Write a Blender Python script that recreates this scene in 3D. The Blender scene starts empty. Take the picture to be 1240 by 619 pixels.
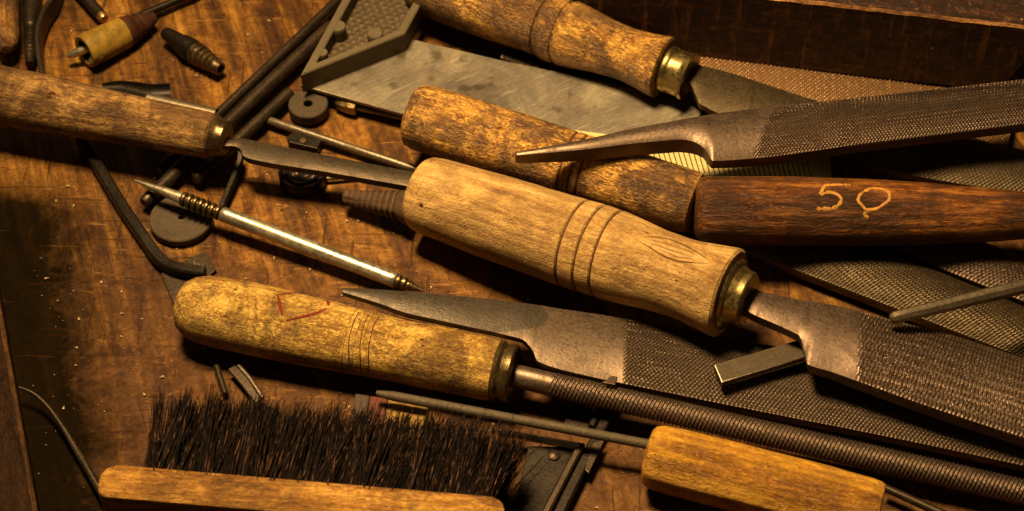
# Old hand files, rasps and small tools on a worn workbench.  1 Blender unit = 1 cm.
import bpy, bmesh, math, random
import numpy as np
from mathutils import Vector, Matrix, noise
from mathutils.bvhtree import BVHTree

random.seed(7)
SC = bpy.context.scene
SC.unit_settings.system = 'METRIC'
SC.unit_settings.scale_length = 0.01
COL = SC.collection

# ------------------------------------------------------------------ camera
PITCH, DIST, HF = math.radians(50), 70.0, math.radians(28.8)
W, H = 1240.0, 619.0
FPX = (W / 2) / math.tan(HF / 2)
CPOS = Vector((0, -DIST * math.cos(PITCH), DIST * math.sin(PITCH)))
FWD = Vector((0, math.cos(PITCH), -math.sin(PITCH)))
UP = Vector((0, math.sin(PITCH), math.cos(PITCH)))
RT = Vector((1, 0, 0))
cam = bpy.data.objects.new('camera', bpy.data.cameras.new('camera'))
COL.objects.link(cam)
cam.location = CPOS
cam.rotation_euler = (math.pi / 2 - PITCH, 0, 0)
cam.data.sensor_width = 36
cam.data.lens = 18 / math.tan(HF / 2)
cam.data.clip_start = 1
cam.data.clip_end = 1000
cam.data.dof.use_dof = True
cam.data.dof.focus_distance = 67.0
cam.data.dof.aperture_fstop = 0.19
SC.camera = cam

# ------------------------------------------------------------------ light
wd = bpy.data.worlds.new('World'); SC.world = wd; wd.use_nodes = True
wd.node_tree.nodes['Background'].inputs[0].default_value = (1.0, 0.62, 0.28, 1)
wd.node_tree.nodes['Background'].inputs[1].default_value = 0.045

def area(name, loc, target, size, power, col):
    l = bpy.data.lights.new(name, 'AREA'); l.shape = 'RECTANGLE'; l.size, l.size_y = size
    l.energy = power; l.color = col
    o = bpy.data.objects.new(name, l); COL.objects.link(o)
    o.location = loc
    o.rotation_euler = (Vector(target) - Vector(loc)).to_track_quat('-Z', 'Y').to_euler()
    return o
key = area('bench_lamp', (-13, 7, 72), (1, -1, 0), (15, 15), 24000, (1.0, 0.70, 0.34))
key.data.spread = math.radians(64)
area('rim_light', (-30, 60, 45), (2, 0, 0), (30, 16), 1800, (1.0, 0.78, 0.48))  # unseen dim light, added from behind for highlights along top edges

SC.view_settings.view_transform = 'Standard'
SC.view_settings.look = 'None'
SC.view_settings.exposure = 0.0
SC.view_settings.gamma = 1.0

# ------------------------------------------------------------------ pixel <-> bench geometry
def ray(px, py):
    return (FWD + RT * ((px - W / 2) / FPX) + UP * ((H / 2 - py) / FPX)).normalized()
def P(px, py, z=0.0):
    """point of the real scene, at height z, that the photo shows at px, py"""
    d = ray(px, py)
    return CPOS + d * ((z - CPOS.z) / d.z)
def depth(p): return (p - CPOS).dot(FWD)
def cmpx(p): return depth(p) / FPX          # centimetres per photo pixel at p

# ------------------------------------------------------------------ small numeric helpers
def hermite(xs, ys, xq):
    xs = np.asarray(xs, float); ys = np.asarray(ys, float)
    if ys.ndim == 1: ys = ys[:, None]
    if len(xs) == 2:
        t = (xq - xs[0]) / (xs[1] - xs[0]); return ys[0] + (ys[1] - ys[0]) * t[:, None]
    d = np.diff(ys, axis=0) / np.diff(xs)[:, None]
    m = np.zeros_like(ys); m[0] = d[0]; m[-1] = d[-1]
    same = d[:-1] * d[1:] > 0
    hm = 2 * d[:-1] * d[1:] / np.where(same, d[:-1] + d[1:], 1)
    m[1:-1] = np.where(same, hm, 0)
    i = np.clip(np.searchsorted(xs, xq) - 1, 0, len(xs) - 2)
    h = (xs[i + 1] - xs[i])[:, None]; t = ((xq - xs[i])[:, None]) / h
    return ((2*t**3 - 3*t**2 + 1) * ys[i] + (t**3 - 2*t**2 + t) * h * m[i]
            + (-2*t**3 + 3*t**2) * ys[i + 1] + (t**3 - t**2) * h * m[i + 1])

def frame(p0, p1, up=Vector((0, 0, 1))):
    x = (p1 - p0).normalized(); y = up.cross(x).normalized(); z = x.cross(y)
    M = Matrix((x, y, z)).transposed().to_4x4(); M.translation = p0
    return M
def upright(p, rot=0.0):
    return Matrix.Translation(p) @ Matrix.Rotation(rot, 4, 'Z')

# ------------------------------------------------------------------ object helpers
def tag(o, label=None, cat=None, group=None, kind=None):
    for k, v in (('label', label), ('category', cat), ('group', group), ('kind', kind)):
        if v: o[k] = v
    return o
def thing(name, M, label, cat, group=None):
    o = bpy.data.objects.new(name, None); COL.objects.link(o)
    o.empty_display_size = 1; o.matrix_world = M
    return tag(o, label, cat, group)
def mesh_obj(name, verts, faces, mat, parent=None, M=None, sharp=40, mats=None, midx=None):
    me = bpy.data.meshes.new(name)
    me.from_pydata(verts if isinstance(verts, list) else verts.tolist(), [], faces if isinstance(faces, list) else faces.tolist())
    for m in (mats or [mat]): me.materials.append(m)
    if midx is not None: me.polygons.foreach_set('material_index', midx)
    me.polygons.foreach_set('use_smooth', [True] * len(me.polygons))
    if sharp < 180: me.set_sharp_from_angle(angle=math.radians(sharp))
    me.update()
    o = bpy.data.objects.new(name, me); COL.objects.link(o)
    if parent: o.parent = parent
    elif M is not None: o.matrix_world = M
    return o
def bm_obj(name, bm, mats, parent=None, M=None, sharp=40, smooth=True):
    me = bpy.data.meshes.new(name); bmesh.ops.recalc_face_normals(bm, faces=bm.faces); bm.to_mesh(me); bm.free()
    for m in mats: me.materials.append(m)
    if smooth:
        me.polygons.foreach_set('use_smooth', [True] * len(me.polygons)); me.set_sharp_from_angle(angle=math.radians(sharp))
    o = bpy.data.objects.new(name, me); COL.objects.link(o)
    if parent: o.parent = parent
    elif M is not None: o.matrix_world = M
    return o

def lathe_arrays(prof, seg=64, wob=0.0, step=0.14, oval=1.0, seed=0.0, cap=True, sides=None):
    """prof: [(x, r)] along local x.  wob: small hand-worn dents."""
    xs, rs = [prof[0][0]], [prof[0][1]]
    for (x0, r0), (x1, r1) in zip(prof[:-1], prof[1:]):
        n = max(1, int(math.hypot(x1 - x0, r1 - r0) / step))
        for k in range(1, n + 1):
            xs.append(x0 + (x1 - x0) * k / n); rs.append(r0 + (r1 - r0) * k / n)
    V = []; F = []
    for x, r in zip(xs, rs):
        for k in range(seg):
            a = 2 * math.pi * k / seg
            rr = r
            if wob:
                rr += wob * r * (noise.noise((x * .5 + seed, math.cos(a) * 1.3, math.sin(a) * 1.3 + seed))
                                 + .35 * noise.noise((x * 2.1 - seed, math.cos(a) * 3.5, math.sin(a) * 3.5)))
            if sides:
                b = (a + math.pi / sides) % (2 * math.pi / sides) - math.pi / sides
                rr *= math.cos(math.pi / sides) / math.cos(b) / ((1 + math.cos(math.pi / sides)) / 2)
            V.append((x, rr * math.cos(a), rr * math.sin(a) * oval))
    n = len(xs)
    for i in range(n - 1):
        for k in range(seg):
            k2 = (k + 1) % seg
            F.append((i * seg + k, i * seg + k2, (i + 1) * seg + k2, (i + 1) * seg + k))
    if cap:
        F.append(tuple(range(seg))[::-1]); F.append(tuple((n - 1) * seg + k for k in range(seg)))
    return V, F
def lathe(name, prof, mat, parent=None, M=None, sharp=35, **kw):
    V, F = lathe_arrays(prof, **kw)
    o = mesh_obj(name, V, F, mat, parent, M, sharp)
    return o
def axis(p0, z0, p1, z1):
    """axis given by its two ends in the photo and their heights -> frame, length, station function"""
    a, b = P(*p0, z0), P(*p1, z1)
    da, db = depth(a), depth(b); L = (b - a).length
    def st(s, rpx=0.0):
        t = s * da / (s * da + (1 - s) * db) if 0 <= s <= 1 else s
        p = a + (b - a) * t
        return (t * L, rpx * cmpx(p))
    return frame(a, b), L, st
def smooth_prof(pts, n=40):
    xs = [p[0] for p in pts]; q = np.linspace(xs[0], xs[-1], n)
    r = hermite(xs, [p[1] for p in pts], q)[:, 0]
    return [(float(a), float(b)) for a, b in zip(q, r)]

def sweep_arrays(pts, sect, scale=None, closed_caps=True, up=Vector((0, 0, 1))):
    """sweep a closed 2D section along pts (Vectors)."""
    n = len(pts); m = len(sect); V = []; F = []
    for i, p in enumerate(pts):
        t = (pts[min(i + 1, n - 1)] - pts[max(i - 1, 0)]).normalized()
        s = up.cross(t)
        s = s.normalized() if s.length > 1e-4 else Vector((1, 0, 0))
        u = t.cross(s)
        k = scale[i] if scale else 1.0
        for a, b in sect: V.append(p + s * (a * k) + u * (b * k))
    for i in range(n - 1):
        for j in range(m):
            j2 = (j + 1) % m
            F.append((i * m + j, i * m + j2, (i + 1) * m + j2, (i + 1) * m + j))
    if closed_caps:
        F.append(tuple(range(m))[::-1]); F.append(tuple((n - 1) * m + j for j in range(m)))
    return V, F
def circ(r, n=14, flat=1.0): return [(r * math.cos(2 * math.pi * k / n), r * flat * math.sin(2 * math.pi * k / n)) for k in range(n)]
def rectsec(w, h, b=0.03):
    w /= 2; h /= 2
    return [(w, -h + b), (w, h - b), (w - b, h), (-w + b, h), (-w, h - b), (-w, -h + b), (-w + b, -h), (w - b, -h)]
def curve_pts(pts, n):
    d = [0]
    for a, b in zip(pts[:-1], pts[1:]): d.append(d[-1] + (b - a).length)
    q = hermite(d, [tuple(p) for p in pts], np.linspace(0, d[-1], n))
    return [Vector(v) for v in q]
def sweep(name, pts, sect, mat, parent=None, M=None, scale=None, sharp=40):
    if parent: inv = parent.matrix_world.inverted() if not parent.parent else (parent.parent.matrix_world @ parent.matrix_local).inverted()
    else:
        M = M or Matrix.Translation(pts[0]); inv = M.inverted()
    V, F = sweep_arrays(pts, sect, scale)
    return mesh_obj(name, [tuple(inv @ v) for v in V], F, mat, parent, M, sharp)

def plate(name, pix, z, th, mat, parent=None, M=None, bev=0.03, mats=None, edge_mat=False, world=None):
    """flat plate whose top outline the photo shows at pix, lying with its top at height z (a number or one per corner)"""
    zs = z if isinstance(z, (list, tuple)) else [z] * len(pix)
    pts = [P(a, b, zz) for (a, b), zz in zip(pix, zs)] if world is None else world
    if parent: inv = parent.matrix_world.inverted()
    else:
        M = M or Matrix.Translation(pts[0]); inv = M.inverted()
    bm = bmesh.new()
    top = [bm.verts.new(inv @ p) for p in pts]
    bot = [bm.verts.new(inv @ (p - Vector((0, 0, th)))) for p in pts]
    bm.faces.new(top); bm.faces.new(bot[::-1])
    n = len(pts)
    for i in range(n): bm.faces.new((top[i], bot[i], bot[(i + 1) % n], top[(i + 1) % n]))
    if bev:
        r = bmesh.ops.bevel(bm, geom=list(bm.edges), offset=bev, segments=2, affect='EDGES', profile=.6)
        if edge_mat:
            for f in r['faces']: f.material_index = 1
    return bm_obj(name, bm, mats or [mat], parent, M, smooth=False)

def blade_arrays(stations, inv, du=0.035, nv=60, bulge=0.0, th=0.4, teeth=None, du_plain=None, rnd=2.0):
    """stations: (far-edge px, near-edge px, z[, bulge, th]).  teeth: dict(s0, p, a1, a2, d, row) from station position s0 on"""
    A = np.array([tuple(inv @ P(*s[0], s[2])) for s in stations])
    B = np.array([tuple(inv @ P(*s[1], s[2])) for s in stations])
    bl = np.array([s[3] if len(s) > 3 else bulge for s in stations]); tk = np.array([s[4] if len(s) > 4 else th for s in stations])
    mid = (A + B) / 2
    d = np.concatenate([[0], np.cumsum(np.maximum(1e-3, np.linalg.norm(np.diff(mid, axis=0), axis=1)))])
    n = max(12, int(d[-1] / du))
    q = np.linspace(0, d[-1], n)
    Aq, Bq = hermite(d, A, q), hermite(d, B, q); bq = hermite(d, bl, q); tq = hermite(d, tk, q)
    t = np.linspace(-1, 1, nv)
    c = (Aq + Bq) / 2; h = (Bq - Aq) / 2
    N = np.array([0, 0, 1.0])
    top = c[:, None, :] + h[:, None, :] * t[None, :, None]
    prof = (1 - np.abs(t) ** rnd)
    top = top + (bq * prof[None, :])[:, :, None] * N
    if teeth:
        u = q[:, None]; v = (t[None, :] * np.linalg.norm(h, axis=1)[:, None])
        tri = lambda x: 1 - 2 * np.abs((x % 1.0) - .5)
        saw = lambda x: np.where((x % 1) < .75, (x % 1) / .75, (1 - (x % 1)) / .25)
        p = teeth['p']; wav = teeth.get('wave', 0.0) * np.sin(v * 2 * math.pi / teeth.get('wl', .5))
        f1 = saw((u + v * teeth['a1'] + wav) / p)
        f2 = saw((u * teeth.get('k2', 1.0) + v * teeth['a2']) / teeth.get('p2', p))
        m = teeth.get('mix', 1.0)
        f = f1 * ((1 - m) + m * f2)
        u0 = d[teeth['i0']] + teeth.get('off', 0)
        mask = np.clip((u - u0 + v * teeth.get('skew', 0)) / .15, 0, 1) * np.clip((1 - np.abs(t)) / .04, 0, 1)[None, :]
        rr = np.random.RandomState(3).rand(*f.shape) * .10 + .93
        top = top + ((f * rr - 0.5) * teeth['d'] * mask)[:, :, None] * N
    sideB = np.stack([Bq - tq * N * k for k in (0.5, 1.0)], 1) + h[:, None, :] * np.array([0.0, -.06])[None, :, None]
    sideA = np.stack([Aq - tq * N * k for k in (1.0, 0.5)], 1) - h[:, None, :] * np.array([-.06, 0.0])[None, :, None]
    ring = np.concatenate([top, sideB, sideA], 1)
    m = ring.shape[1]
    V = ring.reshape(-1, 3)
    i = np.arange(n - 1)[:, None] * m; j = np.arange(m)[None, :]; j2 = (j + 1) % m
    F = np.stack([i + j, i + j2, i + m + j2, i + m + j], -1).reshape(-1, 4)
    Fl = F[:, ::-1].tolist() + [list(range(m)), list(range((n - 1) * m, n * m))[::-1]]
    return V, Fl
def blade(name, stations, mat, parent=None, M=None, sharp=50, tang=None, **kw):
    inv = parent.matrix_world.inverted() if parent else M.inverted()
    V, F = blade_arrays(stations, inv, **kw)
    if not tang: return mesh_obj(name, V, F, mat, parent, M, sharp)
    c, e = inv @ P(*tang[1], stations[5][2]), tang[2]        # forge-blackened tang with a rounded end
    y0 = c.y; idx = []
    for f in F:
        q = V[f[0]]; idx.append(1 if q[0] < c.x - e * ((q[1] - y0) / .75) ** 2 else 0)
    return mesh_obj(name, V, F, mat, parent, M, sharp, mats=[mat, tang[0]], midx=idx)

def box_bm(x0, x1, y0, y1, z0, z1, bev=.05, seg=2):
    bm = bmesh.new()
    r = bmesh.ops.create_cube(bm, size=1)
    for v in bm.verts:
        v.co = Vector(((x0 + x1) / 2 + v.co.x * (x1 - x0), (y0 + y1) / 2 + v.co.y * (y1 - y0), (z0 + z1) / 2 + v.co.z * (z1 - z0)))
    if bev:
        rr = bmesh.ops.bevel(bm, geom=list(bm.edges), offset=bev, segments=seg, affect='EDGES', profile=.5)
        for f in rr['faces']: f.material_index = 1
    return bm
def tree_of(o):
    M = o.parent.matrix_world if o.parent else o.matrix_world
    me = o.data
    return BVHTree.FromPolygons([M @ v.co for v in me.vertices], [tuple(p.vertices) for p in me.polygons])
def strokes(name, target, lines, r, mat, parent, lift=0.0, flat=.5, n=16, tap=False, rag=0.0):
    """marks that follow the surface of target where the photo shows them: one mesh"""
    bvh = tree_of(target); V, F = [], []
    inv = parent.matrix_world.inverted()
    for ln in lines:
        d = [0]
        for a, b in zip(ln[:-1], ln[1:]): d.append(d[-1] + math.hypot(b[0] - a[0], b[1] - a[1]))
        q = hermite(d, ln, np.linspace(0, d[-1], n))
        pts = []; nr = None
        for a, b in q:
            hit = bvh.ray_cast(CPOS, ray(a, b))
            if hit[0] is not None: pts.append(hit[0] + hit[1] * lift); nr = hit[1]
        if len(pts) < 2: continue
        sc = [(.35 + .65 * math.sin(math.pi * (k + .4) / (len(pts) - .2)) if tap else (.75 if k in (0, len(pts) - 1) else 1)) for k in range(len(pts))]
        if rag: sc = [q * (1 + rag * noise.noise((k * .55, ln[0][0], 2))) for k, q in enumerate(sc)]
        v, f = sweep_arrays(pts, circ(r, 8, flat), sc, up=nr)
        o = len(V); V += [tuple(inv @ p) for p in v]; F += [tuple(o + i for i in g) for g in f]
    return mesh_obj(name, V, F, mat, parent)

# ------------------------------------------------------------------ materials
class Mat:
    def __init__(s, name):
        s.m = bpy.data.materials.new(name); s.m.use_nodes = True
        s.t = s.m.node_tree; s.b = s.t.nodes['Principled BSDF']
        s.co = s.t.nodes.new('ShaderNodeTexCoord').outputs['Object']
    def n(s, typ, **kw):
        nd = s.t.nodes.new(typ)
        for k, v in kw.items(): setattr(nd, k, v)
        return nd
    def set(s, inp, v):
        if hasattr(v, 'is_linked') or isinstance(v, bpy.types.NodeSocket): s.t.links.new(v, inp)
        else: inp.default_value = v
    def rnd(s):
        oi = s.n('ShaderNodeObjectInfo').outputs['Random']
        mu = s.n('ShaderNodeMath', operation='MULTIPLY'); s.set(mu.inputs[0], oi); mu.inputs[1].default_value = 57.0
        ad = s.n('ShaderNodeVectorMath', operation='ADD'); s.set(ad.inputs[0], s.co); s.set(ad.inputs[1], mu.outputs[0]); s.co = ad.outputs[0]
    def mapped(s, scale, rot=(0, 0, 0), loc=(0, 0, 0)):
        mp = s.n('ShaderNodeMapping'); s.set(mp.inputs['Vector'], s.co)
        mp.inputs['Scale'].default_value = scale; mp.inputs['Rotation'].default_value = rot; mp.inputs['Location'].default_value = loc
        return mp.outputs[0]
    def noise(s, vec, scale, detail=6, rough=.55, dist=0.0):
        nd = s.n('ShaderNodeTexNoise'); s.set(nd.inputs['Vector'], vec); nd.inputs['Scale'].default_value = scale
        nd.inputs['Detail'].default_value = detail; nd.inputs['Roughness'].default_value = rough; nd.inputs['Distortion'].default_value = dist
        return nd.outputs['Fac']
    def voro(s, vec, scale, feature='F1'):
        nd = s.n('ShaderNodeTexVoronoi', feature=feature); s.set(nd.inputs['Vector'], vec); nd.inputs['Scale'].default_value = scale
        return nd.outputs['Distance']
    def ramp(s, fac, stops):
        nd = s.n('ShaderNodeValToRGB'); s.set(nd.inputs[0], fac); e = nd.color_ramp.elements
        while len(e) < len(stops): e.new(.5)
        for el, (p, c) in zip(e, stops):
            el.position = p; el.color = (c, c, c, 1) if not isinstance(c, tuple) else (*c, 1)
        return nd.outputs[0]
    def mix(s, fac, a, b, mode='MIX'):
        nd = s.n('ShaderNodeMix', data_type='RGBA', blend_type=mode)
        s.set(nd.inputs[0], fac)
        for i, v in ((6, a), (7, b)): s.set(nd.inputs[i], (*v, 1) if isinstance(v, tuple) else v)
        return nd.outputs[2]
    def math(s, op, a, b=0.0):
        nd = s.n('ShaderNodeMath', operation=op); s.set(nd.inputs[0], a); s.set(nd.inputs[1], b); return nd.outputs[0]
    def bump(s, h, strength=.5, dist=.05, prev=None):
        nd = s.n('ShaderNodeBump'); s.set(nd.inputs['Height'], h); nd.inputs['Strength'].default_value = strength
        nd.inputs['Distance'].default_value = dist
        if prev is not None: s.t.links.new(prev, nd.inputs['Normal'])
        return nd.outputs[0]
    def done(s, col, rough, normal=None, metal=0.0, spec=.5, coat=0):
        s.set(s.b.inputs['Base Color'], (*col, 1) if isinstance(col, tuple) else col)
        s.set(s.b.inputs['Roughness'], rough); s.set(s.b.inputs['Metallic'], metal)
        s.b.inputs['Specular IOR Level'].default_value = spec
        if coat: s.b.inputs['Coat Weight'].default_value = coat; s.b.inputs['Coat Roughness'].default_value = .25
        if normal is not None: s.t.links.new(normal, s.b.inputs['Normal'])
        return s.m

def wood(name, dark, mid, light, grime=(.03, .014, .005), grime_amt=.5, pit=.5, rough=.45, grain=1.0, spec=.3, scuff=.5, stretch=.1, patina=.6, fleck=.45, hairs=.7, rings=.6, ring_at=(.2, .7, .9), iso=.5):
    m = Mat(name); m.rnd()
    g = m.mapped((stretch, 1, 1)); w = m.co
    dk = lambda c, k: m.mix(1.0, c, k, 'MULTIPLY')
    big = m.noise(g, 1.0 * grain, 5, .6, 1.4)
    fine = m.noise(g, 7 * grain, 8, .65, .4)
    col = m.ramp(m.math('ADD', m.math('MULTIPLY', big, .6), m.math('MULTIPLY', fine, .4)), [(.38, dark), (.5, mid), (.62, light)])
    raw = m.n('ShaderNodeTexCoord').outputs['Object']; rm_ = m.n('ShaderNodeMapping'); m.set(rm_.inputs['Vector'], raw)
    rm_.inputs['Scale'].default_value = (.10, 1, 1); rm_.inputs['Location'].default_value = ring_at
    wv = m.n('ShaderNodeTexWave', wave_type='RINGS', rings_direction='X'); m.set(wv.inputs['Vector'], rm_.outputs[0])
    wv.inputs['Scale'].default_value = 1.15; wv.inputs['Distortion'].default_value = 2.2; wv.inputs['Detail'].default_value = 4; wv.inputs['Detail Scale'].default_value = .8
    col = m.mix(m.ramp(wv.outputs['Fac'], [(.05, rings), (.45, 0.0)]), col, dk(col, (.55, .43, .30)))
    hair = m.noise(m.mapped((stretch * .5, 1, 1)), 22 * grain, 4, .7)
    col = m.mix(m.ramp(hair, [(.36, hairs), (.5, 0.0)]), col, dk(col, (.40, .32, .24)))
    # greasy handling patina: short broken dark strokes, heavier in places
    large = m.noise(w, .7, 4, .6, .6)
    stroke = m.noise(m.mapped((iso, 1, 1)), 5.0, 8, .68, 1.8)
    f = m.math('ADD', m.math('MULTIPLY', stroke, .62), m.math('MULTIPLY', large, .38))
    pt = m.ramp(f, [(.45, patina), (.53, 0.0)])
    col = m.mix(pt, col, dk(col, (.30, .20, .12)))
    fl = m.noise(m.mapped((.3, 1, 1), (0, 0, .2), (7, 3, 1)), 11, 6, .75, 1.0)          # pale worn flecks
    col = m.mix(m.ramp(fl, [(.53, 0.0), (.60, fleck)]), col, m.mix(.6, col, tuple(min(1, c * 1.7) for c in light)))
    bl = m.noise(w, .5, 6, .65, .7)
    col = m.mix(m.ramp(bl, [(.44, grime_amt), (.56, 0.0)]), col, m.mix(.7, dk(col, (.45, .33, .22)), grime))
    sc = m.noise(m.mapped((.25, 2.2, 2.2), (0, .5, .7)), 5, 3, .6, .3)    # pale rubbed scuffs
    col = m.mix(m.ramp(sc, [(.62, 0.0), (.7, .5 * scuff)]), col, m.mix(.5, col, tuple(min(1, c * 1.5) for c in light)))
    vp = m.voro(m.mapped((.6, 1, 1)), 2.6); gate = m.noise(w, 2.3, 2)
    pits = m.math('MULTIPLY', m.ramp(vp, [(.05, 1.0), (.13, 0.0)]), m.ramp(gate, [(.5, 0.0), (.56, 1.0)]))
    col = m.mix(m.math('MULTIPLY', pits, pit), col, grime)
    bh = m.math('SUBTRACT', m.math('ADD', m.math('MULTIPLY', fine, .5), m.math('MULTIPLY', stroke, 1.0)), m.math('MULTIPLY', pits, .8 * pit))
    nrm = m.bump(bh, .8, .15); nrm = m.bump(hair, .35, .03, nrm)
    rg = m.ramp(stroke, [(.35, rough + .2), (.65, rough - .08)])
    return m.done(col, rg, nrm, spec=spec)

def metal(name, col, rust=(.09, .035, .012), rust_amt=.4, rough=.38, metallic=.85, var=.5, scale=1.0, spot=0.0, bump=.3, streak=.3):
    m = Mat(name); m.rnd(); w = m.co
    a = m.noise(w, 1.3 * scale, 7, .65, .5); b = m.noise(w, 9 * scale, 6, .7); s = m.noise(m.mapped((.08, 1, 1)), 22 * scale, 3, .6)
    c = m.mix(m.ramp(b, [(.35, var), (.62, 0.0)]), col, tuple(x * .5 for x in col))
    c = m.mix(m.ramp(s, [(.5, 0.0), (.68, streak)]), c, tuple(min(1, x * 1.6) for x in col))
    rm = m.ramp(m.math('ADD', m.math('MULTIPLY', a, .65), m.math('MULTIPLY', b, .35)), [(.5, 0.0), (.6, rust_amt)])
    c = m.mix(rm, c, rust)
    me = m.ramp(rm, [(0.0, metallic), (1.0, metallic * .25)])
    if spot:
        sp = m.ramp(m.noise(w, .75, 3, .5, .9), [(.56, 0.0), (.59, spot)])
        c = m.mix(sp, c, tuple(x * .55 for x in col))
    rg = m.ramp(m.math('ADD', m.math('MULTIPLY', b, .6), m.math('MULTIPLY', a, .4)), [(.35, rough - .08), (.65, rough + .18)])
    return m.done(c, rg, m.bump(m.math('ADD', b, m.math('MULTIPLY', s, .4)), bump, .03), me, spec=.15)

W_MAIN = wood('worn_beech', (.25, .135, .038), (.41, .24, .070), (.53, .34, .115), grime_amt=.35, rough=.5, patina=.32, fleck=.4, hairs=.25, rings=.4, iso=.8)
W_PALE = wood('yellowed_wood', (.24, .122, .020), (.49, .285, .050), (.63, .41, .095), grime_amt=.7, pit=1, rough=.42, patina=.8, fleck=.5, hairs=.15, rings=.25, iso=.9)
W_GOLD = wood('golden_wood', (.13, .055, .007), (.34, .16, .022), (.62, .34, .058), grime_amt=.85, pit=.7, rough=.34, spec=.45, patina=.95, fleck=.8, hairs=.25, rings=.5, iso=.7, ring_at=(.1, -.6, .6))
W_BROWN = wood('brown_wood', (.10, .042, .008), (.28, .125, .022), (.48, .26, .055), grime_amt=.75, pit=.6, rough=.36, spec=.4)
W_DARK = wood('dark_stained_wood', (.018, .006, .002), (.125, .042, .007), (.44, .165, .020), grime_amt=.7, rough=.36, spec=.22, scuff=.15, stretch=.05, grain=.7, patina=.75, fleck=.2, rings=.8, iso=.25)
W_DUST = wood('dusty_wood', (.15, .075, .020), (.31, .165, .044), (.46, .27, .08), grime_amt=.75, rough=.55, patina=.75, fleck=.5, hairs=.45)
W_AMBER = wood('amber_wood', (.25, .10, .004), (.47, .22, .009), (.60, .32, .026), grime_amt=.3, pit=.6, rough=.33, spec=.4, scuff=.3, patina=.5, fleck=.3, hairs=.25, rings=.5, iso=.6, ring_at=(0, .3, -.5))
W_BRUSH = wood('brush_wood', (.20, .085, .012), (.39, .185, .028), (.52, .28, .055), grime_amt=.5, rough=.5, patina=.6)
W_EDGE = wood('bare_worn_edge', (.16, .06, .015), (.36, .155, .045), (.5, .26, .09), grime_amt=.6, rough=.6)
W_BAR = wood('dark_oily_wood', (.008, .003, .001), (.022, .009, .003), (.07, .027, .007), grime_amt=.6, rough=.45, spec=.12)
W_RAILEDGE = wood('worn_rail_edge', (.04, .017, .005), (.10, .045, .012), (.18, .085, .022), grime_amt=.6, rough=.6, spec=.15)

def box_mat():
    m = Mat('blackened_wood'); w = m.co
    a = m.noise(m.mapped((1.0, 1.0, .10)), 3.0, 6, .7, .4); b = m.noise(w, 2.2, 8, .75, .8); g = m.noise(m.mapped((.08, 1, 1)), 4, 7, .7)
    col = m.ramp(m.math('ADD', m.math('MULTIPLY', b, .6), m.math('MULTIPLY', g, .4)), [(.38, (.004, .0018, .001)), (.52, (.022, .0078, .0028)), (.64, (.085, .030, .010))])
    col = m.mix(m.ramp(a, [(.55, 0.0), (.66, .55)]), col, (.17, .066, .018))
    vp = m.voro(w, 1.5); gate = m.noise(w, 1.1, 3)
    sp = m.math('MULTIPLY', m.ramp(vp, [(.06, 1.0), (.11, 0.0)]), m.ramp(gate, [(.5, 0.0), (.55, .8)]))
    col = m.mix(sp, col, (.28, .14, .06))
    sc = m.noise(m.mapped((.3, 3, 2.2), (.3, .9, .5)), 3, 4, .65, .5)
    col = m.mix(m.ramp(sc, [(.64, 0.0), (.70, .5)]), col, (.16, .065, .025))
    return m.done(col, m.ramp(b, [(.35, .65), (.65, .4)]), m.bump(m.math('ADD', m.math('MULTIPLY', a, .7), b), .6, .1), spec=.25)
W_BOX = box_mat()

IRON = metal('dark_iron', (.045, .031, .020), rust=(.04, .022, .008), rust_amt=.5, rough=.36, metallic=.75)
BLACK = metal('blackened_steel', (.017, .012, .008), rust=(.02, .016, .007), rust_amt=.4, rough=.34, metallic=.6)
FILE = metal('file_steel', (.135, .092, .064), rust=(.045, .026, .014), rust_amt=.55, rough=.40, metallic=.85, streak=.1)
FILE_DK = metal('brown_file_steel', (.098, .066, .045), rust=(.040, .024, .014), rust_amt=.6, rough=.36, metallic=.8, streak=.1)
FILE_GD = metal('golden_file_steel', (.085, .060, .033), rust=(.04, .024, .010), rust_amt=.6, rough=.42, metallic=.8, streak=.1)
FILE_RD = metal('rusty_file_steel', (.21, .115, .05), rust=(.10, .042, .014), rust_amt=.6, rough=.42, metallic=.7, streak=.1)
SHANK = metal('shank_steel', (.150, .117, .076), rust=(.06, .040, .020), rust_amt=.55, rough=.38, metallic=.8, streak=.6)
GRIT = metal('gritty_file_steel', (.10, .078, .05), rust=(.05, .032, .016), rust_amt=.5, rough=.45, metallic=.6, scale=2.2, bump=1.0, var=.8)
TANG = metal('forged_black_tang', (.055, .043, .031), rust=(.03, .02, .012), rust_amt=.5, rough=.4, metallic=.7, bump=.5)
SHANKF = metal('broad_file_steel', (.112, .078, .052), rust=(.045, .028, .016), rust_amt=.5, rough=.38, metallic=.8, streak=.25)
NARROW = metal('narrow_file_steel', (.055, .040, .025), rust=(.035, .022, .012), rust_amt=.6, rough=.42, metallic=.7)
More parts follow.
